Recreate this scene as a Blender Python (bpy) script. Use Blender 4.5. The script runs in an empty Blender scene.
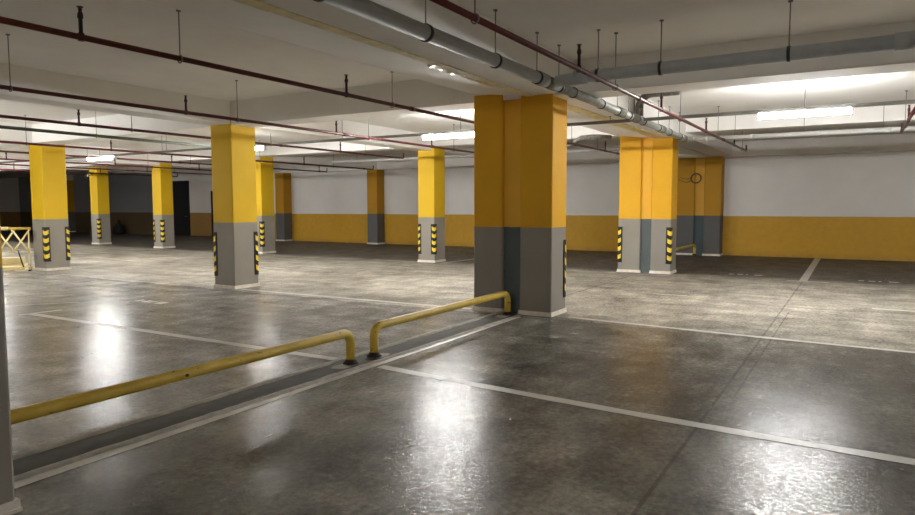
import bpy, math, random
from mathutils import Vector, Matrix
random.seed(7)
S = bpy.context.scene
COL = S.collection
H = 1.5                       # eye height

# ------------------------------------------------------------------ materials
def srgb(r, g, b):
    f = lambda c: (c/255/12.92) if c/255 <= .04045 else ((c/255+.055)/1.055)**2.4
    return (f(r), f(g), f(b), 1)

class NT:
    def __init__(s, name):
        s.m = bpy.data.materials.new(name); s.m.use_nodes = True
        s.t = s.m.node_tree; s.n = s.t.nodes; s.b = s.n['Principled BSDF']
    def N(s, typ, **kw):
        n = s.n.new(typ)
        for k, v in kw.items():
            if k in ('operation', 'blend_type', 'data_type', 'noise_dimensions', 'feature', 'wave_type', 'bands_direction', 'use_clamp', 'clamp'):
                setattr(n, k, v)
            else:
                n.inputs[k].default_value = v
        return n
    def L(s, a, b): s.t.links.new(a, b)
    def math(s, op, a, b=None, clamp=False):
        n = s.n.new('ShaderNodeMath'); n.operation = op; n.use_clamp = clamp
        for i, x in enumerate((a, b)):
            if x is None: continue
            if isinstance(x, (int, float)): n.inputs[i].default_value = x
            else: s.L(x, n.inputs[i])
        return n.outputs[0]
    def mix(s, f, a, b, bt='MIX'):
        n = s.n.new('ShaderNodeMix'); n.data_type = 'RGBA'; n.blend_type = bt
        if isinstance(f, (int, float)): n.inputs[0].default_value = f
        else: s.L(f, n.inputs[0])
        for i, x in ((6, a), (7, b)):
            if isinstance(x, tuple): n.inputs[i].default_value = x
            else: s.L(x, n.inputs[i])
        return n.outputs[2]
    def pos(s):
        if not hasattr(s, '_p'):
            g = s.n.new('ShaderNodeNewGeometry'); s._p = g.outputs['Position']
            x = s.n.new('ShaderNodeSeparateXYZ'); s.L(s._p, x.inputs[0]); s._x = x.outputs
        return s._p, s._x
    def noise(s, scale, detail=4, rough=.6, stretch=None, dist=0.0, off=(0, 0, 0)):
        p, _ = s.pos()
        m = s.n.new('ShaderNodeMapping'); s.L(p, m.inputs[0])
        m.inputs['Location'].default_value = off
        if stretch: m.inputs['Scale'].default_value = stretch
        n = s.n.new('ShaderNodeTexNoise'); s.L(m.outputs[0], n.inputs['Vector'])
        n.inputs['Scale'].default_value = scale; n.inputs['Detail'].default_value = detail
        n.inputs['Roughness'].default_value = rough; n.inputs['Distortion'].default_value = dist
        return n.outputs['Fac']
    def ramp(s, f, stops):
        r = s.n.new('ShaderNodeValToRGB'); s.L(f, r.inputs[0]); e = r.color_ramp.elements
        while len(e) < len(stops): e.new(.5)
        for k, (p, c) in zip(e, stops):
            k.position = p; k.color = c if isinstance(c, tuple) else (c, c, c, 1)
        return r.outputs[0]
    def step(s, v, a, b):            # smooth 0..1 as v goes a..b
        n = s.n.new('ShaderNodeMapRange'); n.interpolation_type = 'SMOOTHSTEP'
        s.L(v, n.inputs[0]); n.inputs[1].default_value = a; n.inputs[2].default_value = b
        return n.outputs[0]
    def bump(s, h, strength, dist=.01):
        b = s.n.new('ShaderNodeBump'); b.inputs['Strength'].default_value = strength
        b.inputs['Distance'].default_value = dist; s.L(h, b.inputs['Height'])
        s.L(b.outputs[0], s.b.inputs['Normal']); return b
    def set(s, **kw):
        for k, v in kw.items():
            k = k.replace('_', ' ')
            if hasattr(v, 'node'): s.L(v, s.b.inputs[k])
            else: s.b.inputs[k].default_value = v
        return s.m

def plain(name, col, rough=.5, metal=0., var=.12, scale=9., spec=.5, bump=0.):
    t = NT(name)
    n = t.noise(scale, 5)
    c = t.mix(t.ramp(n, [(.3, 0.), (.7, 1.)]), tuple(x*(1-var) for x in col[:3])+(1,), tuple(min(1, x*(1+var)) for x in col[:3])+(1,))
    if bump: t.bump(n, bump)
    return t.set(Base_Color=c, Roughness=rough, Metallic=metal, Specular_IOR_Level=spec)

M = {}
def mat_floor():
    t = NT('concrete_floor'); p, x = t.pos()
    big = t.noise(.55, 6, .62, off=(3, 7, 0)); med = t.noise(2.2, 8, .7); fine = t.noise(24, 6, .7)
    sweep = t.noise(1.1, 7, .65, stretch=(2.4, .45, 1), dist=.6)
    dark = t.mix(t.ramp(big, [(.32, 0.), (.68, 1.)]), srgb(94, 91, 85), srgb(140, 136, 128))
    light = t.mix(t.ramp(sweep, [(.3, 0.), (.72, 1.)]), srgb(118, 113, 104), srgb(168, 161, 148))
    # the drive aisle is worn to bare pale concrete, the bays keep their dark hardener
    wob = t.math('MULTIPLY', t.math('SUBTRACT', t.noise(1.3, 5), .5), .5)
    xx = t.math('ADD', x[0], wob)
    aisle = t.math('MULTIPLY', t.step(xx, 8.2, 8.45), t.math('SUBTRACT', 1.0, t.step(xx, 14.6, 15.5)))
    left = t.mix(t.ramp(sweep, [(.3, 0.), (.7, 1.)]), srgb(122, 119, 114), srgb(166, 162, 155))
    side = t.step(x[1], 4.0, 4.2)
    bays = t.mix(side, dark, left)
    far = t.step(x[0], 14.8, 15.6)
    bays = t.mix(far, bays, t.mix(t.ramp(med, [(.3, 0.), (.7, 1.)]), srgb(74, 70, 64), srgb(104, 98, 90)))
    c = t.mix(aisle, bays, light)
    scr = t.ramp(t.noise(2.2, 9, .72, stretch=(.5, 1.6, 1), dist=.3, off=(4, 4, 0)), [(.25, .25), (.75, .78)])
    c = t.mix(.55, c, scr, 'OVERLAY')
    oil = t.n.new('ShaderNodeVectorMath'); oil.operation = 'DISTANCE'; t.L(p, oil.inputs[0]); oil.inputs[1].default_value = (7.2, 2.5, 0)
    om = t.math('MULTIPLY', t.math('SUBTRACT', 1.0, t.step(oil.outputs['Value'], .3, 1.5)), t.ramp(t.noise(2.4, 7, .68, stretch=(1, .5, 1), off=(1, 1, 0)), [(.38, 0.), (.6, 1.)]))
    c = t.mix(t.math('MULTIPLY', om, .6), c, srgb(46, 42, 39))
    # stains and oil blotches
    st = t.ramp(t.noise(.9, 7, .66, off=(11, 2, 0), dist=.5), [(.52, 0.), (.66, 1.)])
    c = t.mix(t.math('MULTIPLY', st, .5), c, srgb(50, 48, 46))
    c = t.mix(.75, c, t.ramp(med, [(.28, .12), (.72, .9)]), 'OVERLAY')
    c = t.mix(.8, c, t.ramp(fine, [(.3, .22), (.7, .8)]), 'OVERLAY')
    sp = t.ramp(t.noise(26, 2, .5, off=(5, 5, 5)), [(.73, 0.), (.76, 1.)])
    c = t.mix(t.math('MULTIPLY', sp, .6), c, srgb(30, 28, 26))
    # sawn joints running along the bays
    def joint(ax, at, w, x0=None, x1=None):
        d = t.math('ABSOLUTE', t.math('SUBTRACT', x[ax], at))
        j = t.math('LESS_THAN', d, w)
        if x0 is not None: j = t.math('MULTIPLY', j, t.math('GREATER_THAN', x[1-ax], x0))
        if x1 is not None: j = t.math('MULTIPLY', j, t.math('LESS_THAN', x[1-ax], x1))
        return j
    jj = t.math('MAXIMUM', joint(1, .885, .012), joint(1, 4.16, .02, 8.95, 15.1))
    jj = t.math('MAXIMUM', jj, joint(1, 4.28, .008, 8.95, 15.1))
    jj = t.math('MAXIMUM', jj, joint(1, .78, .008, 5.5, 10.5))
    c = t.mix(t.math('MULTIPLY', jj, .42), c, srgb(34, 32, 30))
    r = t.math('ADD', t.math('MULTIPLY', t.ramp(med, [(.3, 0.), (.7, 1.)]), .10), .18)
    r = t.math('ADD', r, t.math('MULTIPLY', aisle, .22))
    r = t.math('ADD', r, t.math('MULTIPLY', far, .22))
    h = t.math('ADD', t.math('MULTIPLY', t.noise(55, 5, .6, stretch=(1, .7, 1)), 1.0), t.math('MULTIPLY', t.noise(9, 3, .5), .8))
    h = t.math('SUBTRACT', h, t.math('MULTIPLY', jj, 1.5))
    t.bump(h, .42, .004)
    gr = t.ramp(t.noise(38, 3, .7, stretch=(1, .75, 1), off=(2, 9, 1)), [(.42, .0), (.60, .30)])
    gr = t.math('MULTIPLY', gr, t.math('ADD', .35, t.ramp(t.noise(1.7, 6, .65, off=(8, 1, 0)), [(.3, 0.), (.7, .9)])))
    return t.set(Base_Color=c, Roughness=r, Specular_IOR_Level=gr)
M['floor'] = mat_floor()

def mat_ceiling():
    t = NT('painted_ceiling'); p, x = t.pos()
    c = t.mix(t.ramp(t.noise(.8, 6, .6), [(.3, 0.), (.7, 1.)]), srgb(230, 227, 223), srgb(242, 240, 236))
    c = t.mix(t.math('MULTIPLY', t.ramp(t.noise(3.5, 6, .7), [(.6, 0.), (.8, 1.)]), .18), c, srgb(160, 150, 132))
    t.bump(t.noise(14, 4), .12, .004)
    return t.set(Base_Color=c, Roughness=.8)
M['ceiling'] = mat_ceiling()
M['seal'] = plain('cream_joint_sealant', srgb(226, 214, 176), .7, var=.2, scale=6)
M['amber_seal'] = plain('yellowed_joint_foam', srgb(226, 208, 158), .7, var=.25, scale=8)

def mat_wall(name, upper, lower, at):
    t = NT(name); p, x = t.pos()
    n = t.noise(1.4, 6, .6); f = t.noise(7, 5, .6)
    up = t.mix(t.ramp(n, [(.3, 0.), (.7, 1.)]), tuple(v*.93 for v in upper[:3])+(1,), upper)
    lo = t.mix(t.ramp(f, [(.3, 0.), (.75, 1.)]), tuple(v*.86 for v in lower[:3])+(1,), lower)
    edge = t.math('ADD', x[2], t.math('MULTIPLY', t.math('SUBTRACT', t.noise(5, 3), .5), .012))
    c = t.mix(t.math('GREATER_THAN', edge, at), lo, up)
    # scuffed strip above the floor
    sc = t.math('MULTIPLY', t.math('SUBTRACT', 1.0, t.step(x[2], 0., .22)), t.ramp(f, [(.4, 0.), (.65, 1.)]))
    c = t.mix(t.math('MULTIPLY', sc, .45), c, srgb(92, 84, 72))
    t.bump(f, .08, .004)
    return t.set(Base_Color=c, Roughness=.62)
M['wall'] = mat_wall('wall_paint', srgb(226, 223, 219), srgb(204, 156, 34), 1.19)
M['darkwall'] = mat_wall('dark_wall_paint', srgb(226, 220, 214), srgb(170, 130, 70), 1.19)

M['shadepanel'] = mat_wall('shaded_wall_paint', srgb(132, 130, 130), srgb(96, 78, 52), 1.19)  # wall tones darkened to paint in the shade of the recess
def mat_column(name, yel, gry, at=1.21, top=3.07):
    t = NT(name); p, x = t.pos()
    n = t.noise(2.0, 6, .6); f = t.noise(9, 5, .6)
    y = t.mix(t.ramp(n, [(.3, 0.), (.7, 1.)]), tuple(v*.92 for v in yel[:3])+(1,), yel)
    g = t.mix(t.ramp(n, [(.3, 0.), (.7, 1.)]), tuple(v*.9 for v in gry[:3])+(1,), gry)
    edge = t.math('ADD', x[2], t.math('MULTIPLY', t.math('SUBTRACT', t.noise(5, 3), .5), .01))
    c = t.mix(t.math('GREATER_THAN', edge, at), g, y)
    c = t.mix(t.math('GREATER_THAN', edge, top), c, srgb(208, 196, 170))
    sc = t.math('MULTIPLY', t.math('SUBTRACT', 1.0, t.step(x[2], .05, .9)), t.ramp(f, [(.56, 0.), (.72, 1.)]))
    c = t.mix(t.math('MULTIPLY', sc, .3), c, srgb(150, 145, 136))
    t.bump(f, .1, .004)
    return t.set(Base_Color=c, Roughness=.6, Specular_IOR_Level=.25)
M['column'] = mat_column('column_paint', srgb(218, 178, 34), srgb(152, 146, 137))
M['amber'] = mat_column('amber_column_paint', srgb(222, 168, 38), srgb(146, 141, 133))
M['dimslate'] = mat_column('shaded_slate_groove_paint', srgb(206, 154, 54), srgb(72, 84, 88))  # groove tones darkened to match the weaker light at the far wall
M['dimamber'] = mat_column('shaded_amber_column_paint', srgb(180, 132, 26), srgb(98, 97, 95))  # column paint darkened to stand in for weaker light at the wall
M['slate'] = mat_column('slate_groove_paint', srgb(232, 178, 62), srgb(92, 101, 102))
M['skirt'] = plain('white_mortar', srgb(222, 216, 204), .7, var=.15, scale=12, bump=.2)
M['redpipe'] = plain('red_pipe_paint', srgb(84, 26, 24), .36, var=.2)
M['sprinkler'] = plain('sprinkler_dark_red', srgb(52, 18, 16), .5)
M['pvc'] = plain('grey_pipe', srgb(166, 170, 172), .55, var=.08)
M['paleP'] = plain('pale_grey_pipe', srgb(190, 190, 188), .4, var=.06)
M['silver'] = plain('galvanised_pipe', srgb(178, 180, 176), .35, .55, var=.2, scale=14)
M['lagging'] = plain('dusty_pipe_lagging', srgb(122, 119, 110), .85, var=.35, scale=20, bump=.5)
M['clamp'] = plain('black_clamp', srgb(30, 31, 33), .45)
M['steel'] = plain('zinc_rod', srgb(120, 118, 112), .45, .5)
M['conduit'] = plain('green_grey_conduit', srgb(92, 98, 86), .85, spec=.1)
M['tray'] = plain('trunking_metal', srgb(104, 104, 100), .45, .2)
M['lampbody'] = plain('lamp_housing', srgb(225, 225, 222), .4, var=.03)
M['white'] = plain('white_plastic', srgb(225, 222, 214), .5, var=.04)
M['black'] = plain('black_rubber', srgb(24, 23, 22), .6)
M['cablegrey'] = plain('dusty_cable', srgb(84, 74, 56), .7)
M['rust'] = plain('rusty_foot', srgb(44, 34, 26), .85, var=.4, scale=30, bump=.4)
M['doormat'] = plain('dark_door_metal', srgb(26, 26, 28), .5)
M['bag'] = plain('dark_sacking', srgb(28, 26, 25), .8)
M['cream'] = plain('cream_steel_paint', srgb(238, 220, 160), .45, var=.08)
M['mortar'] = plain('rough_mortar', srgb(172, 168, 160), .85, var=.25, scale=16, bump=.5)
M['darkplate'] = plain('dark_joint_plate', srgb(88, 86, 80), .85, var=.22, scale=11, bump=.2)

def mat_rail():
    t = NT('chipped_yellow_paint'); p, x = t.pos()
    c = t.mix(t.ramp(t.noise(6, 5), [(.3, 0.), (.7, 1.)]), srgb(198, 166, 52), srgb(222, 194, 84))
    chip = t.ramp(t.noise(13, 6, .7, stretch=(.6, 1, 1)), [(.63, 0.), (.67, 1.)])
    c = t.mix(chip, c, srgb(92, 74, 40))
    low = t.math('SUBTRACT', 1.0, t.step(t.math('ADD', x[2], t.math('MULTIPLY', t.math('SUBTRACT', t.noise(20, 4), .5), .05)), .055, .085))
    c = t.mix(low, c, srgb(46, 36, 26))
    return t.set(Base_Color=c, Roughness=.42)
M['rail'] = mat_rail()

def mat_line(name, col, wear):
    t = NT(name)
    n = t.noise(16, 6, .75); b = t.noise(2.5, 4, .6)
    c = t.mix(t.ramp(b, [(.3, 0.), (.7, 1.)]), tuple(v*.8 for v in col[:3])+(1,), col)
    c = t.mix(t.ramp(n, [(wear, 0.), (wear+.08, 1.)]), c, srgb(104, 99, 90))
    return t.set(Base_Color=c, Roughness=.42)
M['line'] = mat_line('worn_white_line', srgb(206, 203, 194), .62)
M['line_old'] = mat_line('faded_line', srgb(188, 184, 172), .52)
M['ring'] = mat_line('dark_ring_paint', srgb(52, 49, 44), .6)

def mat_guard():
    t = NT('hazard_guard'); uv = t.n.new('ShaderNodeUVMap'); x = t.n.new('ShaderNodeSeparateXYZ'); t.L(uv.outputs[0], x.inputs[0])
    s, v = x.outputs[0], x.outputs[1]                 # s -1..1 across, v 0..4.4 up
    a = t.math('ABSOLUTE', s)
    q = t.math('SUBTRACT', v, t.math('MULTIPLY', t.math('MULTIPLY', a, a), .34))
    fr = t.math('FRACT', t.math('ADD', q, .62))
    yel = t.math('MULTIPLY', t.math('LESS_THAN', fr, .52), t.math('LESS_THAN', a, .74))
    yel = t.math('MULTIPLY', yel, t.math('MULTIPLY', t.math('GREATER_THAN', v, .24), t.math('LESS_THAN', v, 4.2)))
    c = t.mix(yel, srgb(26, 24, 22), srgb(238, 208, 62))
    return t.set(Base_Color=c, Roughness=.45)
M['guard'] = mat_guard()

def emit(name, col, st):
    t = NT(name); t.b.inputs['Base Color'].default_value = (.9, .9, .9, 1)
    t.b.inputs['Emission Color'].default_value = col; t.b.inputs['Emission Strength'].default_value = st
    return t.m
LAMP = 96.0
M['glow'] = emit('lamp_glow', (1.0, .995, .975, 1), LAMP)

# ------------------------------------------------------------------ mesh builder
class MB:
    def __init__(s): s.v = []; s.f = []; s.uv = None; s.sm = []
    def box(s, x0, x1, y0, y1, z0, z1):
        b = len(s.v)
        s.v += [(x, y, z) for z in (z0, z1) for y in (y0, y1) for x in (x0, x1)]
        for q in ((0, 2, 3, 1), (4, 5, 7, 6), (0, 1, 5, 4), (2, 6, 7, 3), (0, 4, 6, 2), (1, 3, 7, 5)):
            s.f.append(tuple(b+i for i in q)); s.sm.append(False)
        return s
    def bbox(s, x0, x1, y0, y1, z0, z1, c=.015):      # box with chamfered vertical edges
        pts = [(x0+c, y0), (x1-c, y0), (x1, y0+c), (x1, y1-c), (x1-c, y1), (x0+c, y1), (x0, y1-c), (x0, y0+c)]
        return s.prism(pts, z0, z1)
    def prism(s, pts, z0, z1, smooth=False):
        b = len(s.v); n = len(pts)
        s.v += [(x, y, z0) for x, y in pts] + [(x, y, z1) for x, y in pts]
        for i in range(n):
            j = (i+1) % n; s.f.append((b+i, b+j, b+n+j, b+n+i)); s.sm.append(smooth)
        s.f.append(tuple(b+i for i in reversed(range(n)))); s.sm.append(False)
        s.f.append(tuple(b+n+i for i in range(n))); s.sm.append(False)
        return s
    def tube(s, path, r, n=12, cap=True):
        path = [Vector(p) for p in path]; m = len(path)
        rs = r if isinstance(r, (list, tuple)) else [r]*m
        b = len(s.v); up = None
        for i, p in enumerate(path):
            a = path[max(0, i-1)]; c = path[min(m-1, i+1)]
            d1 = (p-a).normalized() if i else (c-p).normalized()
            d2 = (c-p).normalized() if i < m-1 else d1
            t = (d1+d2).normalized()
            if up is None:
                up = Vector((0, 0, 1)) if abs(t.z) < .9 else Vector((1, 0, 0))
            u = (up - t*up.dot(t))
            u = u.normalized() if u.length > 1e-4 else t.orthogonal().normalized()
            w = t.cross(u); up = u
            k = 1/max(.4, d1.dot(t)) if 0 < i < m-1 else 1
            for j in range(n):
                an = 2*math.pi*j/n
                s.v.append(tuple(p + (u*math.cos(an) + w*math.sin(an))*rs[i]*(k if k < 1.05 else 1)))
        for i in range(m-1):
            for j in range(n):
                k = (j+1) % n
                s.f.append((b+i*n+j, b+i*n+k, b+(i+1)*n+k, b+(i+1)*n+j)); s.sm.append(True)
        if cap:
            s.f.append(tuple(b+j for j in reversed(range(n)))); s.sm.append(False)
            s.f.append(tuple(b+(m-1)*n+j for j in range(n))); s.sm.append(False)
        return s
    def build(s, name, m, parent=None, loc=(0, 0, 0), uv=None):
        me = bpy.data.meshes.new(name)
        me.from_pydata([tuple(a-b for a, b in zip(v, loc)) for v in s.v], [], s.f); me.materials.append(m)
        me.polygons.foreach_set('use_smooth', s.sm); 
        if uv:
            l = me.uv_layers.new(name='UVMap')
            for lp in me.loops: l.data[lp.index].uv = uv[lp.vertex_index]
        me.update()
        o = bpy.data.objects.new(name, me); COL.objects.link(o); o.location = loc
        if parent:
            o.parent = parent; o.location = Vector(loc) - Vector(parent.location)
        return o

def tag(o, label=None, cat=None, group=None, kind=None):
    if label: o['label'] = label
    if cat: o['category'] = cat
    if group: o['group'] = group
    if kind: o['kind'] = kind
    return o
def thing(name, loc, label, cat, group=None):
    o = bpy.data.objects.new(name, None); COL.objects.link(o); o.location = loc; o.empty_display_size = .1
    return tag(o, label, cat, group)
def struct(name, mb, m): return tag(mb.build(name, m), kind='structure')

# ------------------------------------------------------------------ the shell
X1, X2, XW = 8.41, 15.08, 21.76
SL, BB = 3.38, 2.98
XB, YB, YE, XR, YR = -9.0, -9.0, 50.0, 23.1, 23.6
f = MB(); f.box(XB-.2, XR+.3, YB-.2, YE+.2, -.25, 0); struct('floor', f, M['floor'])
f = MB(); f.box(XB-.2, XR+.3, YB-.2, YE+.2, SL, SL+.25); struct('ceiling', f, M['ceiling'])
f = MB(); f.box(XW, XW+.2, YB, YR, 0, SL); struct('wall_far', f, M['wall'])
f = MB(); f.box(XW+.2, XR, YR-.2, YR, 0, SL); struct('wall_return', f, M['wall'])
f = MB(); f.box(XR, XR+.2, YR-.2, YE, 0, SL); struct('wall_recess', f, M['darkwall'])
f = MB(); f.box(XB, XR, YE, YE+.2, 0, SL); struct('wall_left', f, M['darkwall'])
f = MB(); f.box(XB, XW, YB-.2, YB, 0, SL); struct('wall_right', f, M['wall'])
f = MB(); f.box(XB-.2, XB, YB, YE, 0, SL); struct('wall_back', f, M['wall'])
# beams across the rows (along Y)
for nm, a, b, z in (('near', 1.14, 1.66, BB), ('middle', X1, X1+.53, 2.96), ('rear', X2, X2+.52, 3.08), ('wall', XW-.46, XW, 2.95), ('back', -6.0, -5.5, BB)):
    f = MB(); f.box(a+.015, b, YB, YE if nm != 'wall' else YR, z, SL); struct('ceiling_beam_'+nm, f, M['ceiling'])
# beams along the rows (along X)
for nm, a, b in (('second', 9.71, 10.24), ('third', 16.3, 16.82), ('fourth', 21.55, 22.07), ('fifth', 26.6, 27.1), ('outer', -3.4, -2.88)):
    f = MB(); f.box(XB, XW, a+.015, b, BB, SL); struct('ceiling_beam_'+nm, f, M['ceiling'])
# the double beam over the expansion joint, its far side haunched up into the slab
f = MB(); f.box(XB, XW, 3.24, 3.81, 2.985, SL); struct('ceiling_beam_joint', f, M['ceiling'])
f = MB(); b = 0
for xx in (XB, XW): f.v += [(xx, 3.87, 2.985), (xx, 4.75, 3.08), (xx, 5.68, SL), (xx, 3.87, SL)]
f.f = [(0, 1, 5, 4), (1, 2, 6, 5), (2, 3, 7, 6), (3, 0, 4, 7), (3, 2, 1, 0), (4, 5, 6, 7)]; f.sm = [False]*6
struct('ceiling_haunch', f, M['ceiling'])
f = MB(); random.seed(3)
x = 2.4; prev = None
while x < 15.0:
    L = random.uniform(.25, .6); w = random.uniform(.05, .07)
    f.box(x, x+L, 3.84-w, 3.84+w, 2.972+random.uniform(0, .004), 3.0); x += L
struct('trim_joint_sealant', f, M['seal'])
f = MB(); x = 8.95
while x < 15.0:
    L = random.uniform(.3, .7); w = random.uniform(.05, .12)
    f.box(x, x+L, 3.74-w, 3.74+w, 2.968+random.uniform(0, .004), 2.985); x += L
struct('trim_joint_foam', f, M['amber_seal'])

f = MB(); f.box(XR-.06, XR-.001, 32.2, 46.5, 0, SL); struct('wall_shade_panel', f, M['shadepanel'])  # thin sheet added to paint the recess shade onto the wall
# dark doors in the recess wall
def door(n, y0, y1, h):
    r = bpy.data.objects.new('door_%d' % n, None); COL.objects.link(r); r.location = (XR, (y0+y1)/2, 0); r['kind'] = 'structure'
    MB().box(XR-.05, XR-.005, y0+.06, y1-.06, .01, h-.06).build('door_leaf', M['doormat'], r)
    fr = MB(); fr.box(XR-.09, XR-.002, y0, y0+.06, 0, h); fr.box(XR-.09, XR-.002, y1-.06, y1, 0, h); fr.box(XR-.09, XR-.002, y0+.06, y1-.06, h-.06, h)
    fr.build('door_frame', M['clamp'], r)
    MB().tube([(XR-.05, y0+.16, 1.0), (XR-.1, y0+.16, 1.0), (XR-.1, y0+.28, 1.0)], .012, 8).build('door_handle', M['steel'], r)
door(1, 29.9, 31.5, 2.85)
door(2, 26.9, 28.15, 2.3)

# ------------------------------------------------------------------ columns
def guard(parent, cx, cy, sx, sy):
    """L-shaped rubber strip hugging the corner (cx,cy); the column lies toward (sx,sy)."""
    w, th, c = .10, .014, .03
    outer = [(w, -th), (c, -th), (c*.3, -th*.6), (-th*.6, c*.3), (-th, c), (-th, w)]
    inner = [(w, -.001), (c, -.001), (.018, -.001), (-.001, .018), (-.001, c), (-.001, w)]
    ss = [1, .35, .1, -.1, -.35, -1]
    z0, z1 = .22, 1.03
    v = []; uv = []
    for z, t in ((z0, 0.), (z1, 4.4)):
        for (a, b), q in zip(outer, ss): v.append((cx+sx*a, cy+sy*b, z)); uv.append((q, t))
        for (a, b), q in zip(inner, ss): v.append((cx+sx*a, cy+sy*b, z)); uv.append((q, t))
    n = 6; F = []
    for i in range(n-1):
        F.append((i, i+1, 12+i+1, 12+i)); F.append((6+i+1, 6+i, 18+i, 18+i+1))
        F.append((i+1, i, 6+i, 6+i+1)); F.append((12+i, 12+i+1, 18+i+1, 18+i))
    F.append((0, 12, 18, 6)); F.append((5, 11, 23, 17))
    m = MB(); m.v = v; m.f = F; m.sm = [False]*len(F)
    return tag(m.build('corner_guard', M['guard'], parent, loc=(cx, cy, z0), uv=uv), 'black and yellow striped rubber corner guard')

def skirt(parent, x0, x1, y0, y1, h=.06):
    m = MB(); e = .012
    pts = [(x0-e, y0-e), (x1+e, y0-e), (x1+e, y1+e), (x0-e, y1+e)]
    m.prism(pts, 0.0, h); m.prism([(x0-e*1.5, y0-e*1.5), (x1+e*1.5, y0-e*1.5), (x1+e*1.5, y1+e*1.5), (x0-e*1.5, y1+e*1.5)], 0, .018)
    return tag(m.build('base_skirting', M['skirt'], parent), 'white mortar skirting')

def column(x, y, label, guards=(), sx=.53, sy=.53, top=3.05, m='column', grp='painted columns standing free in the car park', sk=True, x1=None):
    t = thing('concrete_column', (x+sx/2, y+sy/2, 0), label, 'column', grp)
    MB().bbox(x, x+sx, y, y+sy, 0, top).build('shaft', M[m], t)
    if sk: skirt(t, x, x+sx, y, y+sy)
    for g in guards:
        cx, ax = (x, 1) if g[0] == 'a' else (x+sx, -1)
        cy, ay = (y, 1) if g[1] == 'a' else (y+sy, -1)
        guard(t, cx, cy, ax, ay)
    return t
column(8.41, 9.71, 'yellow and grey column with guards on its two outer edges, left of the big double column', ('ba', 'ab'), .58, .54)
column(15.08, 9.66, 'slim yellow and grey column seen just left of the big double column, striped guards on two edges', ('aa', 'ab'), .55, .52, top=3.12)
column(8.60, 16.3, 'yellow and grey column beside the yellow folding barrier', ('aa', 'ba'), .56, .54)
column(15.25, 16.28, 'yellow and grey column partly hidden behind the larger column left of centre', ('aa',), .56, .5, top=3.12)
column(15.45, 21.55, 'yellow and grey column in front of the dark recess, striped guards on two edges', ('aa', 'ab'), .5, .5, top=3.12)
column(15.85, 26.1, 'farthest free yellow and grey column, with one striped guard and a small camera on it', ('aa',), .5, .5, top=3.12)
column(1.12, 3.52, 'dark grey column edge at the left border in the foreground beside the yellow rail', (), .54, 1.1, top=BB)
wg = 'half columns against the far wall'
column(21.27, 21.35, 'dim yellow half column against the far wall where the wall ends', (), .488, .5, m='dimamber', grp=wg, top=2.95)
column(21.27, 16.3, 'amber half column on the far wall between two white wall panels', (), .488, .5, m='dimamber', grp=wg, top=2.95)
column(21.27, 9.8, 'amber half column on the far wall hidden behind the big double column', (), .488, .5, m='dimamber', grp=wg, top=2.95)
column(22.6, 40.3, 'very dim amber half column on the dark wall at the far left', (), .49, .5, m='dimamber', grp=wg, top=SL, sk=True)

def double_column(x, y0, y1, sx, label, guards, top, m='amber', grp='double columns along the expansion joint', gap=(.47, .73), cover=True):
    """two shafts with a recessed, slate painted infill between them"""
    t = thing('double_column', (x+sx/2, (y0+y1)/2, 0), label, 'column', grp)
    a, b = y0+gap[0], y0+gap[1]
    MB().bbox(x, x+sx, y0, a, 0, top).build('shaft', M[m], t)
    MB().bbox(x, x+sx, b, y1, 0, top).build('shaft', M[m], t)
    MB().box(x+.06, x+sx-.02, a-.005, b+.005, 0, top).build('joint_infill', M['slate' if m == 'amber' else 'dimslate'], t)
    # slate metal cover angle over the lower part of the groove
    skirt(t, x, x+sx, y0, a); skirt(t, x, x+sx, b, y1)
    for gx, gy in guards:
        cx, ax = (x, 1) if gx == 'a' else (x+sx, -1)
        cy, ay = (y0, 1) if gy == 'a' else (y1, -1)
        guard(t, cx, cy, ax, ay)
    return t
double_column(X1, 3.52, 4.72, .53, 'big dark amber and grey double column at the end of the yellow rails', ('ba',), 3.05, gap=(.47, .74))
double_column(X2, 3.5, 4.68, .53, 'bright amber double column behind and right of the biggest one, striped guards on its corners', ('aa', 'ab'), 3.12, gap=(.44, .68))
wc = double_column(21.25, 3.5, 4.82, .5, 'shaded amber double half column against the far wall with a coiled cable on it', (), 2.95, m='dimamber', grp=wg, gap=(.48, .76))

# ------------------------------------------------------------------ floor: joint strip and rails
def strip(name, x0, x1, prof, m, wob=0.0, seed=1, parent=None, step=.08):
    """prof: (y, z) cross-section along Y, swept along X with a ragged edge"""
    rnd = random.Random(seed); mb = MB(); n = max(2, int((x1-x0)/step)); k = len(prof)
    for i in range(n+1):
        xx = x0+(x1-x0)*i/n; w0 = rnd.uniform(-wob, wob); w1 = rnd.uniform(-wob, wob)
        for j, (y, z) in enumerate(prof):
            o = w0 if j == 0 else w1 if j == k-1 else (w0+w1)/4
            mb.v.append((xx, y+o, z + (rnd.uniform(-wob, wob)*.08 if 0 < j < k-1 else 0)))
    for i in range(n):
        for j in range(k-1):
            a = i*k+j; mb.f.append((a, a+k, a+k+1, a+1)); mb.sm.append(True)
    return mb.build(name, m, parent)
sj = thing('joint_strip', (5.0, 4.1, 0), 'raised concrete joint strip in the floor under the yellow rails', 'joint strip')
strip('joint_plate', 1.66, 8.38, [(3.95, .002), (3.98, .014), (4.22, .014), (4.25, .002)], M['darkplate'], .006, 2, sj)
tag(strip('mortar_edge', 1.66, 8.38, [(4.21, .001), (4.225, .024), (4.28, .026), (4.34, .001)], M['mortar'], .014, 3, sj), 'rough pale mortar edge')
tag(strip('mortar_edge', 1.66, 8.3, [(3.90, .001), (3.915, .014), (3.955, .018), (3.98, .001)], M['mortar'], .014, 4, sj), 'rough pale mortar edge')
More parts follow.
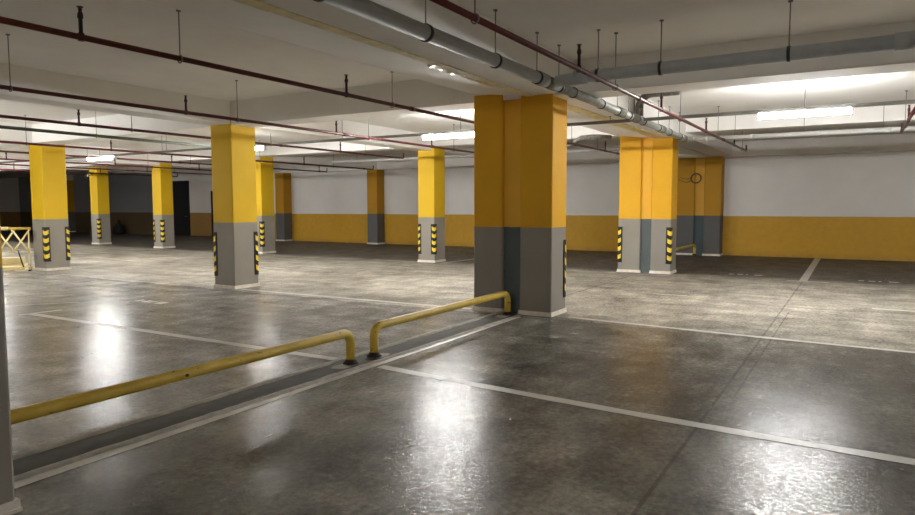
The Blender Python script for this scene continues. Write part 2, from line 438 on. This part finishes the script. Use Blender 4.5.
for px, py, r in ((4.78, 4.06, .11), (5.27, 4.05, .12), (8.1, 4.08, .12)):
    pm = MB(); nn = 14; b = len(pm.v); pm.v.append((px, py, .034))
    rr = [r*random.uniform(.8, 1.15) for _ in range(nn)]
    for i in range(nn): a = 2*math.pi*i/nn; pm.v.append((px+1.3*rr[i]*math.cos(a), py+.8*rr[i]*math.sin(a), .017))
    for i in range(nn): pm.f.append((b, b+1+i, b+1+(i+1) % nn)); pm.sm.append(True)
    tag(pm.build('rail_bedding', M['mortar'], sj), 'lump of mortar round a rail foot')

def arc_rail(xa, xb, y, zt, r=.042, R=.10):
    p = [(xa, y, .036)]
    for i in range(7): a = math.pi/2*i/6; p.append((xa+R-R*math.cos(a), y, zt-R+R*math.sin(a)))
    for i in range(7): a = math.pi/2*i/6; p.append((xb-R+R*math.sin(a), y, zt-R+R*math.cos(a)))
    p.append((xb, y, .036)); return MB().tube(p, r, 16)
def rail(xa, xb, y, zt, label, r=.042):
    t = thing('guard_rail', ((xa+xb)/2, y, 0), label, 'guard rail', 'low yellow guard rails')
    arc_rail(xa, xb, y, zt, r).build('bent_tube', M['rail'], t)
    for xx in (xa, xb):
        m = MB(); m.tube([(xx, y, 0.034), (xx, y, .044), (xx, y, .07)], [r+.035, r+.02, r+.004], 14)
        tag(m.build('foot', M['rust'], t), 'rusted black foot')
    return t
t = rail(1.52, 4.84, 4.04, .325, 'longest low yellow rail running from the left border to the gap')
mb = MB(); mb.tube([(3.02, 4.04-.0425, .322), (3.02, 4.04-.047, .326)], .013, 10); tag(mb.build('bolt_hole', M['rust'], t), 'dark bolt hole')
rail(5.20, 8.14, 4.04, .325, 'low yellow rail ending against the big double column')
rail(17.6, 20.9, 4.15, .33, 'distant low yellow rail behind the bright amber double column', .04)

# ------------------------------------------------------------------ floor markings
def flat(name, pts_list, m, label, grp='painted lines on the floor', cat='floor marking', z=.003):
    mb = MB()
    for quad in pts_list:
        b = len(mb.v); n = len(quad); mb.v += [(x, y, z) for x, y in quad]
        mb.f.append(tuple(range(b, b+n))); mb.sm.append(False)
    return tag(mb.build(name, m), label, cat, grp)
def linestrip(p, q, w, n=30, seed=0, bend=None):
    rnd = random.Random(seed); out = []; p = Vector(p); q = Vector(q); d = (q-p); nrm = Vector((-d.y, d.x)).normalized()
    bend = bend or (lambda t: 0)
    pts = []
    for i in range(n+1):
        t = i/n; c = p+d*t+nrm*bend(t); e = rnd.uniform(-.004, .004)
        pts.append((c-nrm*(w/2+e), c+nrm*(w/2+e)))
    for i in range(n): out.append([tuple(pts[i][0]), tuple(pts[i+1][0]), tuple(pts[i+1][1]), tuple(pts[i][1])])
    return out
flat('parking_line', linestrip((4.98, 3.80), (4.62, -3.5), .115, 40, 1, lambda t: -.12*math.sin(math.pi*min(1, t*1.1))**1 if t < .95 else -.02), M['line'], 'long white line crossing the foreground floor from the gap between the rails')
flat('parking_line', linestrip((8.52, 3.30), (8.12, -3.5), .09, 40, 2, lambda t: -.08*math.sin(math.pi*t)), M['line'], 'long white line leading right from the foot of the big double column')
flat('parking_line', linestrip((5.0, 4.36), (5.0, 10.0), .11, 30, 3) + linestrip((4.86, 9.98), (5.42, 9.93), .09, 4, 4), M['line'], 'white line with a short T end on the floor behind the long yellow rail')
flat('parking_line', linestrip((8.50, 4.8), (8.44, 9.6), .10, 24, 5), M['line'], 'white line between the big double column and the yellow column left of it')
flat('parking_line', linestrip((1.7, 3.855), (8.2, 3.91), .09, 60, 6), M['line'], 'worn white line along the near edge of the joint strip')
flat('parking_line', linestrip((15.0, .88), (21.7, .92), .15, 20, 7) + linestrip((14.93, 1.16), (14.93, .42), .11, 5, 8), M['line'], 'white bay divider with a T end in front of the right wall')
flat('parking_line', linestrip((11.45, -.24), (11.45, -2.6), .10, 10, 9), M['line'], 'short white aisle dash at the right border')
flat('parking_line', linestrip((11.6, 19.2), (11.62, 18.2), .10, 6, 10), M['line_old'], 'short white aisle dash near the folding barrier column')
flat('parking_line', linestrip((11.75, 12.5), (11.75, 11.7), .10, 6, 11), M['line_old'], 'short white aisle dash right of the larger left column')
flat('parking_line', linestrip((11.55, 2.95), (11.55, 2.4), .09, 6, 12), M['line_old'], 'faint short aisle dash in front of the bright double column')
flat('parking_line', linestrip((5.15, 11.1), (6.0, 10.5), .05, 6, 13), M['line_old'], 'thin faded stroke on the floor at the left border')
flat('parking_line', linestrip((15.1, 9.4), (21.7, 7.3+1.9), .12, 20, 14), M['line_old'], 'white line running to the far wall left of the bright double column')

def bay_number(cx, cy, rx, ry, label):
    t = thing('bay_number', (cx, cy, 0), label, 'floor marking', 'round bay numbers painted on the floor')
    ring = MB(); n = 40
    for i in range(n):
        a = 2*math.pi*i/n
        ring.v += [(cx+rx*math.cos(a), cy+ry*math.sin(a), .0035), (cx+(rx-.05)*math.cos(a), cy+(ry-.05)*math.sin(a), .0035)]
    for i in range(n):
        j = (i+1) % n; ring.f.append((2*i, 2*j, 2*j+1, 2*i+1)); ring.sm.append(False)
    ring.build('ring', M['ring'], t)
    for k, w in enumerate((.10, .12, .05, .16)):        # worn, unreadable characters
        y = cy+.26-k*.17; d = MB()
        d.v += [(cx-.1, y, .004), (cx+.07, y, .004), (cx+.07, y-w, .004), (cx-.1, y-w, .004)]
        d.f.append((3, 2, 1, 0)); d.sm.append(False)
        d.build('worn_character', M['line'], t)
bay_number(6.62, 9.62, .34, .36, 'worn round bay number on the floor in front of the larger left column')
bay_number(15.75, 2.12, .42, .46, 'round bay number left of the white bay divider by the right wall')
bay_number(15.62, -.33, .40, .46, 'round bay number right of the white bay divider by the right wall')

# ------------------------------------------------------------------ ceiling services
def rod(parent, x, y, z0, z1=SL, r=.0055, ring=None, name='hanger_rod'):
    m = MB(); m.tube([(x, y, z0), (x, y, z1)], r, 6)
    m.tube([(x, y, z1-.012), (x, y, z1)], .022, 8)
    if ring:
        R, ax = ring; n = 16; pts = []
        for i in range(n+1):
            a = 2*math.pi*i/n
            pts.append((x, y+R*math.sin(a), z0-R-.0+R*math.cos(a)) if ax == 'x' else (x+R*math.sin(a), y, z0-R+R*math.cos(a)))
        m.tube(pts, .006, 6, cap=False)
    return m.build(name, M['steel'], parent)
def soffit(x, y):
    if X1-.05 < x < X1+.58: return 2.96
    if X2-.05 < x < X2+.57: return 3.08
    if 1.1 < x < 1.7: return BB
    if 3.2 < y < 4.1: return 2.98
    if 4.1 <= y < 4.75: return 2.995+(y-4.09)*.13
    if 4.75 <= y < 5.68: return 3.08+(y-4.75)*.322
    for a, b in ((9.71, 10.24), (16.3, 16.82), (21.55, 22.07), (26.6, 27.1)):
        if a-.04 < y < b+.04: return BB
    return SL
def sprinkler(parent, x, y, z, h=.23):
    m = MB(); m.tube([(x, y, z), (x, y, z+h*.62), (x, y, z+h*.62), (x, y, z+h*.74), (x, y, z+h*.86), (x, y, z+h*.9), (x, y, z+h)], [.015, .015, .021, .021, .012, .016, .008], 10)
    m.tube([(x, y, z+h-.006), (x, y, z+h)], .024, 12)
    m.tube([(x, y, z-.028), (x, y, z+.03)], .024, 10)
    return tag(m.build('sprinkler_head', M['sprinkler'], parent), 'dark upright sprinkler head')
SPR = [6.2+3.13*k for k in range(-2, 5)]
ROD = [3.95+3.15*k for k in range(-1, 5)]
def red_pipe(y, x0, x1, label, z=2.8, r=.024, y1=None, sx=0, rx=0):
    t = thing('sprinkler_pipe', ((x0+x1)/2, y, z), label, 'pipe', 'red sprinkler pipes under the ceiling')
    y1 = y if y1 is None else y1
    m = MB(); m.tube([(x0, y, z), (x1, y1, z)], r, 14)
    xc = x0+2.0
    while xc < x1: m.tube([(xc, y, z), (xc+.09, y, z)], r+.007, 14); xc += 6.0
    m.tube([(x1-.02, y1, z), (x1+.03, y1, z), (x1+.05, y1, z+.02), (x1+.05, y1, z+.14)], r*.8, 10)
    m.build('pipe', M['redpipe'], t)
    for s in SPR:
        s += sx
        if x0 < s < x1-.3:
            sf = soffit(s, y); h = min(.23, sf-z-.03)
            if h > .1: sprinkler(t, s, y, z, h)
    for s in ROD:
        s += rx
        if x0 < s < x1:
            sf = soffit(s, y)
            rod(t, s, y, z+r+.004, sf, ring=(r+.008, 'x'))
    return t
red_pipe(2.33, .2, 17.35, 'red sprinkler pipe crossing in front of the double columns, right of the grey drain', rx=.22)
red_pipe(5.18, -.5, 17.35, 'nearest dark red sprinkler pipe crossing the upper left ceiling')
red_pipe(8.04, 1.5, 17.5, 'second dark red sprinkler pipe from the camera on the left, passing the yellow column top')
red_pipe(10.62, 2.5, 15.0, 'third red sprinkler pipe from the camera on the left, just beyond the larger yellow column')
red_pipe(14.75, 4.5, 19.0, 'red sprinkler pipe crossing right above the barrier column', rx=.4)
red_pipe(17.25, 5.0, 19.4, 'red sprinkler pipe just beyond the barrier column', sx=.3)
red_pipe(20.0, 6.0, 19.0, 'red sprinkler pipe far left, between the barrier column and the dark recess', sx=.3, rx=.5)
red_pipe(22.5, 7.0, 19.0, 'red sprinkler pipe in front of the dark recess', rx=.2)
red_pipe(25.4, 8.0, 19.0, 'most distant red sprinkler pipe at the far left', rx=.2)
red_pipe(-.62, 9.5, 14.3, 'short red sprinkler pipe at the right border beyond the lamp')
# green-grey conduit
t = thing('conduit', (8, 12.05, 2.8), 'greenish grey conduit between the red pipes at upper left', 'pipe')
MB().tube([(3.0, 12.0, 2.8), (10.9, 12.1, 2.8)], .028, 12).build('pipe', M['conduit'], t)
for s in (4.2, 7.35, 10.5): rod(t, s, 12.05, 2.832, SL, ring=(.034, 'x'))

def collar(m, c, ax, R, w, n=16):
    d = Vector((1, 0, 0)) if ax == 'x' else Vector((0, 1, 0)) if ax == 'y' else Vector((0, 0, 1))
    c = Vector(c); m.tube([c-d*w/2, c+d*w/2], R, n)
# grey drain along the joint beam
ZP, YP, RP = 2.90, 3.06, .064
t = thing('drain_pipe', (3.5, YP, ZP), 'thick grey drain pipe beside the beam, leading to the big double column', 'pipe')
m = MB(); m.tube([(-3, YP, ZP), (7.0, YP, ZP)], RP, 20); m.build('pipe', M['pvc'], t)
m = MB(); collar(m, (6.98, YP, ZP), 'x', RP+.012, .2); m.build('socket', M['pvc'], t)
for cx in (1.0, 2.2, 3.4, 4.66, 5.88, 6.86):
    m = MB(); collar(m, (cx, YP, ZP), 'x', RP+.009, .035); c = tag(m.build('pipe_clamp', M['clamp'], t), 'black pipe clamp')
    rod(t, cx, YP, ZP+RP+.006, SL)
t = thing('branch_pipe', (7.15, .5, ZP), 'thick grey drain pipe crossing the upper right ceiling to the tee', 'pipe')
m = MB(); m.tube([(7.2, 2.955, ZP), (7.16, 2.85, ZP), (7.1, 2.6, ZP), (6.86, -3.5, ZP)], RP, 20)
m.build('pipe', M['pvc'], t)
for q in ([(7.11, 2.72, ZP), (7.105, 2.55, ZP)], [(6.99, -.22, ZP), (6.985, -.36, ZP)]): MB().tube(q, RP+.012, 20).build('socket', M['pvc'], t)
for cy in (2.45, 1.78, .60, -1.4, -2.8):
    cx = 7.1-(2.6-cy)*.039
    m = MB(); collar(m, (cx, cy, ZP), 'y', RP+.009, .03); tag(m.build('pipe_clamp', M['clamp'], t), 'black pipe clamp')
    rod(t, cx, cy, ZP+RP+.006, SL, r=.006)
# silver continuation to the rear, with the wye
t = thing('drain_pipe', (11, 3.12, ZP), 'silver drain pipe with black clamps running past the bright double column', 'pipe')
yp = lambda x: 3.07+(x-7.2)*.012
m = MB(); m.tube([(7.1, yp(7.1), ZP), (14.55, yp(14.55), ZP), (14.70, 3.12, ZP), (14.76, 3.04, ZP)], .058, 18); m.build('pipe', M['silver'], t)
for cx, w in ((7.28, .34), (10.0, .3), (10.75, .36), (12.6, .2), (14.5, .3)):
    m = MB(); collar(m, (cx, yp(cx), ZP), 'x', .07, w); m.build('socket', M['lagging'], t)
for k, cx in enumerate((7.52, 8.0, 9.1, 9.85, 10.45, 11.3, 12.35, 13.2, 14.1)):
    m = MB(); collar(m, (cx, yp(cx), ZP), 'x', .068, .032); tag(m.build('pipe_clamp', M['clamp'], t), 'black pipe clamp')
    if k not in (1,): rod(t, cx, yp(cx), ZP+.066, soffit(cx, 3.1))
# lagged swan-neck rising from it
t = thing('pipe_bend', (11.1, 2.95, ZP), 'dusty lagged pipe bend rising from the silver drain to the ceiling', 'pipe')
XS = 11.1
p = [(XS, 3.13, 2.972), (XS, 3.13, 3.10)]
for i in range(7): a = math.pi/2*i/6; p.append((XS, 3.13-.22*(1-math.cos(a)), 3.10+.21*math.sin(a)))
p += [(XS, 2.70, 3.31), (XS, 2.50, 3.31)]
MB().tube(p, .06, 14).build('pipe', M['lagging'], t)
MB().box(XS-.08, XS+.08, 2.40, 3.20, 3.364, SL-.002).build('ceiling_plate', M['tray'], t)
MB().box(XS-.02, XS+.02, 3.20, 3.215, 2.97, 3.376).build('strut', M['tray'], t)
# pale pipes at the rear
t = thing('drain_pipe', (14.78, 0, 2.888), 'long pale grey pipe under the ceiling in front of the right white wall', 'pipe')
MB().tube([(14.78, 2.98, 2.888), (14.78, -6, 2.888)], .046, 16).build('pipe', M['paleP'], t)
for cy in (2.75, 1.9, .7, -.45, -1.7):
    m = MB(); collar(m, (14.78, cy, 2.888), 'y', .053, .05); m.build('socket', M['paleP'], t)
for cy in (2.2, .95, -.35, -1.6): 
    rod(t, 14.78, cy, 2.936, SL, name='hanger_rod')
t = thing('drain_pipe', (16.25, 9.5, 2.87), 'pale grey pipe high in front of the far wall, left of the bright double column', 'pipe')
MB().tube([(16.25, 14.2, 2.885), (16.25, 4.8, 2.885)], .042, 16).build('pipe', M['paleP'], t)
for cy in (13.2, 11.2, 9.0, 7.4, 5.6): rod(t, 16.25, cy, 2.918, SL)
# short dark pipe and elbow cluster beyond the big column
t = thing('pipe_fitting', (13.4, 5.25, 2.86), 'cluster of grey elbows and valves left of the bright double column top', 'pipe')
m = MB(); m.tube([(12.1, 5.05, 2.93), (12.1, 5.2, 2.93), (12.1, 5.3, 2.86)], .05, 12); m.tube([(12.1, 5.05, 2.93), (12.1, 4.95, 2.99)], .035, 10); m.build('elbow', M['paleP'], t)
m = MB(); m.tube([(13.9, 5.3, 2.80), (13.9, 5.28, 2.9), (13.9, 5.15, 2.96), (13.9, 4.9, 2.97), (14.2, 4.6, 2.97)], .05, 12); m.build('bend', M['lagging'], t)
m = MB(); collar(m, (13.9, 5.3, 2.83), 'z', .07, .07); m.tube([(13.9, 5.3, 2.82), (13.9, 5.5, 2.80), (13.9, 5.66, 2.84)], .03, 10); m.build('valve', M['steel'], t)
# smoke detector
t = thing('smoke_detector', (11.5, .87, SL), 'small white smoke detector on the ceiling above the right lamp', 'smoke detector')
MB().tube([(11.5, .87, SL-.002), (11.5, .87, SL-.025), (11.5, .87, SL-.045), (11.5, .87, SL-.06)], [.06, .06, .04, .025], 18).build('housing', M['white'], t)
MB().tube([(11.5, .87, SL-.06), (11.5, .87, SL-.072)], .012, 10).build('sensor_tip', M['clamp'], t)

# lighting trunking and lamps
XL = 11.0
def trunking(x, y0, y1, label, y=None):
    t = thing('lighting_trunking', (x, (y0+y1)/2, 2.89), label, 'trunking', 'metal trunking carrying the lamps')
    m = MB(); w = .028; h = .915-.866; b = 0
    m.v = [(x+a, yy, 2.866+c) for yy in (y0, y1) for a, c in ((-w, h), (-w, 0), (w, 0), (w, h), (w-.004, h), (w-.004, .005), (-w+.004, .005), (-w+.004, h))]
    for i in range(8): j = (i+1) % 8; m.f.append((j, i, 8+i, 8+j)); m.sm.append(False)
    m.f += [(0, 1, 6, 7), (1, 2, 5, 6), (2, 3, 4, 5), (15, 14, 9, 8), (14, 13, 10, 9), (13, 12, 11, 10)]; m.sm += [False]*6
    m.build('channel', M['tray'], t)
    y = y0+.6 if y is None else y
    while y < y1: rod(t, x, y, 2.872, soffit(x, y)); y += 2.87
trunking(XL, -8.5, 3.02, 'grey metal trunking carrying the upper right lamp, ending at the silver drain', -7.9)
trunking(XL, 3.24, 33, 'long grey metal trunking carrying the lamps from the silver drain to the far left', 3.58)
def lamp(x, y, label, L=1.22):
    t = thing('ceiling_lamp', (x, y, 2.865), label, 'lamp', 'white strip lamps under the trunking')
    MB().box(x-.022, x+.022, y-L/2, y+L/2, 2.862, 2.8655).build('housing', M['lampbody'], t)
    MB().tube([(x, y-L/2+.015, 2.822), (x, y+L/2-.015, 2.822)], .04, 16).build('glowing_tube', M['glow'], t)
    for s in (-1, 1):
        MB().box(x-.042, x+.042, y+s*L/2-.014, y+s*L/2+.014, 2.778, 2.8655).build('end_cap', M['lampbody'], t)
    return t
lamp(XL, .72, 'lit strip lamp at upper right in front of the white beam')
lamp(XL, 6.68, 'lit strip lamp just left of the big double column top')
lamp(XL, 12.2, 'lit strip lamp half hidden behind the larger left column')
lamp(XL, 17.85, 'lit strip lamp at the far left between two yellow columns')
lamp(XL, 24.3, 'lit strip lamp beyond the left border over the aisle')
lamp(XL, 30.2, 'added strip lamp, unseen, farthest beyond the left border over the aisle')  # added out of view to brighten the recess and farthest column
lamp(XL, -5.3, 'lit strip lamp beyond the right border over the aisle')
trunking(4.4, 14.2, 24, 'grey trunking over the left bays outside the frame')
trunking(-6.4, -3, 5.4, 'added grey trunking for the unseen fill lamp far behind the camera')  # added only to carry the fill lamp
lamp(-6.4, 1.2, 'added fill strip lamp, unseen, far behind the camera')  # added back fill for the big column fronts and near ceiling
lamp(4.4, 15.2, 'lit strip lamp outside the left border over the near left bays')

# ------------------------------------------------------------------ small things
t = thing('hanging_cable_coil', (21.2, 4.3, 2.3), 'coil of dark cable hanging on the shaded double half column', 'cable')
m = MB()
for k in range(3):
    R = .13+.012*k; m.tube([(21.225-.008*k, 4.22+R*math.sin(a*math.pi/12), 2.33+R*math.cos(a*math.pi/12)) for a in range(25)], .008, 6, cap=False)
m.build('loop', M['cablegrey'], t)
m = MB(); m.tube([(21.225, 4.34, 2.28), (21.225, 4.5, 2.20), (21.225, 4.62, 2.24), (21.225, 4.74, 2.32)], .008, 6); m.tube([(21.225, 4.34, 2.36), (21.225, 4.5, 2.31), (21.225, 4.7, 2.36)], .007, 6); m.build('tail', M['cablegrey'], t)

t = thing('mounted_camera', (15.8, 26.4, 2.78), 'small white security camera near the top of the farthest free column', 'camera')
MB().tube([(15.852, 26.42, 2.82), (15.74, 26.42, 2.80)], .02, 8).build('bracket', M['clamp'], t)
MB().tube([(15.78, 26.44, 2.79), (15.56, 26.30, 2.73)], .05, 12).build('body', M['white'], t)
MB().tube([(15.57, 26.31, 2.733), (15.545, 26.29, 2.726)], .035, 12).build('lens', M['black'], t)

# torn foil hanging from the beam joint
m = MB(); rnd = random.Random(5); x = 5.95; k = 0
while x < 7.45:
    w = rnd.uniform(.02, .045); z = 2.965-rnd.uniform(0, .03)
    m.v += [(x, 3.86-w, z+rnd.uniform(-.008, .008)), (x, 3.86, z-.012), (x, 3.86+w, z+rnd.uniform(-.008, .015))]
    if k:
        b = 3*k; m.f += [(b-3, b, b+1, b-2), (b-2, b+1, b+2, b-1)]; m.sm += [True]*2
    k += 1; x += rnd.uniform(.03, .08)
M['foil'] = plain('crumpled_foil', srgb(240, 234, 214), .28, .85, var=.1, scale=30, bump=.6)
tag(m.build('hanging_foil_tape', M['foil']), 'torn shiny foil tape along the ceiling beam joint before the big double column', 'tape')

# folding barrier
P, Q = Vector((8.46, 16.64, 0)), Vector((6.9, 17.9, 0)); d = (Q-P).normalized(); nn = Vector((-d.y, d.x, 0)); LL = (Q-P).length
t = thing('folding_barrier', tuple((P+Q)/2), 'cream and yellow folding barrier with crossed bars standing by the left column', 'barrier')
def bp(a, z, o=0): return tuple(P+d*a+nn*o+Vector((0, 0, z)))
m = MB(); m.tube([bp(0, 1.0), bp(LL, 1.0)], .028, 10); tag(m.build('top_bar', M['rail'], t), 'yellow top bar')
m = MB(); 
for o in (-.012, .012): m.tube([bp(.45, 1.0, o), bp(1.3, 1.0, o)], .038, 8)
m.build('top_plate', M['cream'], t)
m = MB(); m.tube([bp(0, .1), bp(LL, .1)], .025, 10); m.build('bottom_bar', M['cream'], t)
a = 0.03
while a < LL-.36:
    for (q0, q1, o) in ((a, a+.36, .03), (a+.36, a, -.03)):
        MB().tube([bp(q0, .44, o), bp(q1, .98, o)], .02, 8).build('crossed_bar', M['cream'], t)
    a += .30
MB().tube([bp(0, .45), bp(LL, .45)], .014, 8).build('middle_bar', M['cream'], t)
for a in (.05, LL/2, LL-.05):
    MB().tube([bp(a, .98), bp(a, .02)], .018, 8).build('post', M['cream'], t)
    m = MB(); m.tube([bp(a, .02, -.11), bp(a, .02, .11)], .02, 8); tag(m.build('foot', M['black'], t), 'black foot')
    if a < LL-.1: MB().tube([bp(a+.12, .1, .05), bp(a+.22, .5, .05)], .014, 8).build('strut', M['black'], t)
# pale boards leaning behind the barrier
t = thing('board_stack', (7.9, 17.9, 0), 'low stack of pale boards behind the folding barrier', 'boards')
for k in range(2):
    m = MB(); q0 = P+nn*-.42
    a0, a1 = .25+.05*k, 1.55-.07*k
    c = [P+d*a0+nn*-(.42), P+d*a1+nn*-(.42), P+d*a1+nn*-(.72), P+d*a0+nn*-(.72)]
    m.prism([(v.x, v.y) for v in c], .15*k, .15*k+.14); m.build('board', M['cream'], t)
# dark sack by the recess wall
t = thing('dark_sack', (22.6, 34.9, 0), 'dark bundle lying in the unlit recess at the far left', 'bundle')
m = MB()
m.tube([(22.5, 35.2, 0), (22.5, 35.2, .1), (22.5, 35.18, .3), (22.5, 35.15, .52), (22.5, 35.15, .62)], [.24, .30, .28, .18, .06], 12); m.build('body', M['bag'], t)
m = MB(); m.tube([(22.5, 35.15, .60), (22.5, 35.13, .66), (22.5, 35.1, .72)], [.05, .04, .1], 10); m.build('knot', M['bag'], t)

# ------------------------------------------------------------------ camera, world
cam = bpy.data.cameras.new('camera'); co = bpy.data.objects.new('camera', cam); COL.objects.link(co)
f_px, pitch, yaw, roll = 672.74, .076, .5354, -.0017
cam.sensor_width = 36; cam.sensor_fit = 'HORIZONTAL'; cam.lens = f_px/915*36
F = Vector((math.cos(yaw)*math.cos(pitch), math.sin(yaw)*math.cos(pitch), -math.sin(pitch)))
R = Vector((math.sin(yaw), -math.cos(yaw), 0)); U = R.cross(F)
R2 = R*math.cos(roll)+U*math.sin(roll); U2 = R2.cross(F)
co.matrix_world = Matrix(((R2.x, U2.x, -F.x, 0), (R2.y, U2.y, -F.y, 0), (R2.z, U2.z, -F.z, H), (0, 0, 0, 1)))
cam.clip_start = .05; cam.clip_end = 200
S.camera = co
w = bpy.data.worlds.new('world'); S.world = w; w.use_nodes = True
w.node_tree.nodes['Background'].inputs[0].default_value = (.01, .01, .011, 1)
w.node_tree.nodes['Background'].inputs[1].default_value = 1
S.view_settings.view_transform = 'Standard'; S.view_settings.look = 'None'; S.view_settings.gamma = 1
S.view_settings.use_curve_mapping = False
S.view_settings.exposure = 2.0
S.cycles.use_denoising = True
S.cycles.max_bounces = 12; S.cycles.diffuse_bounces = 8
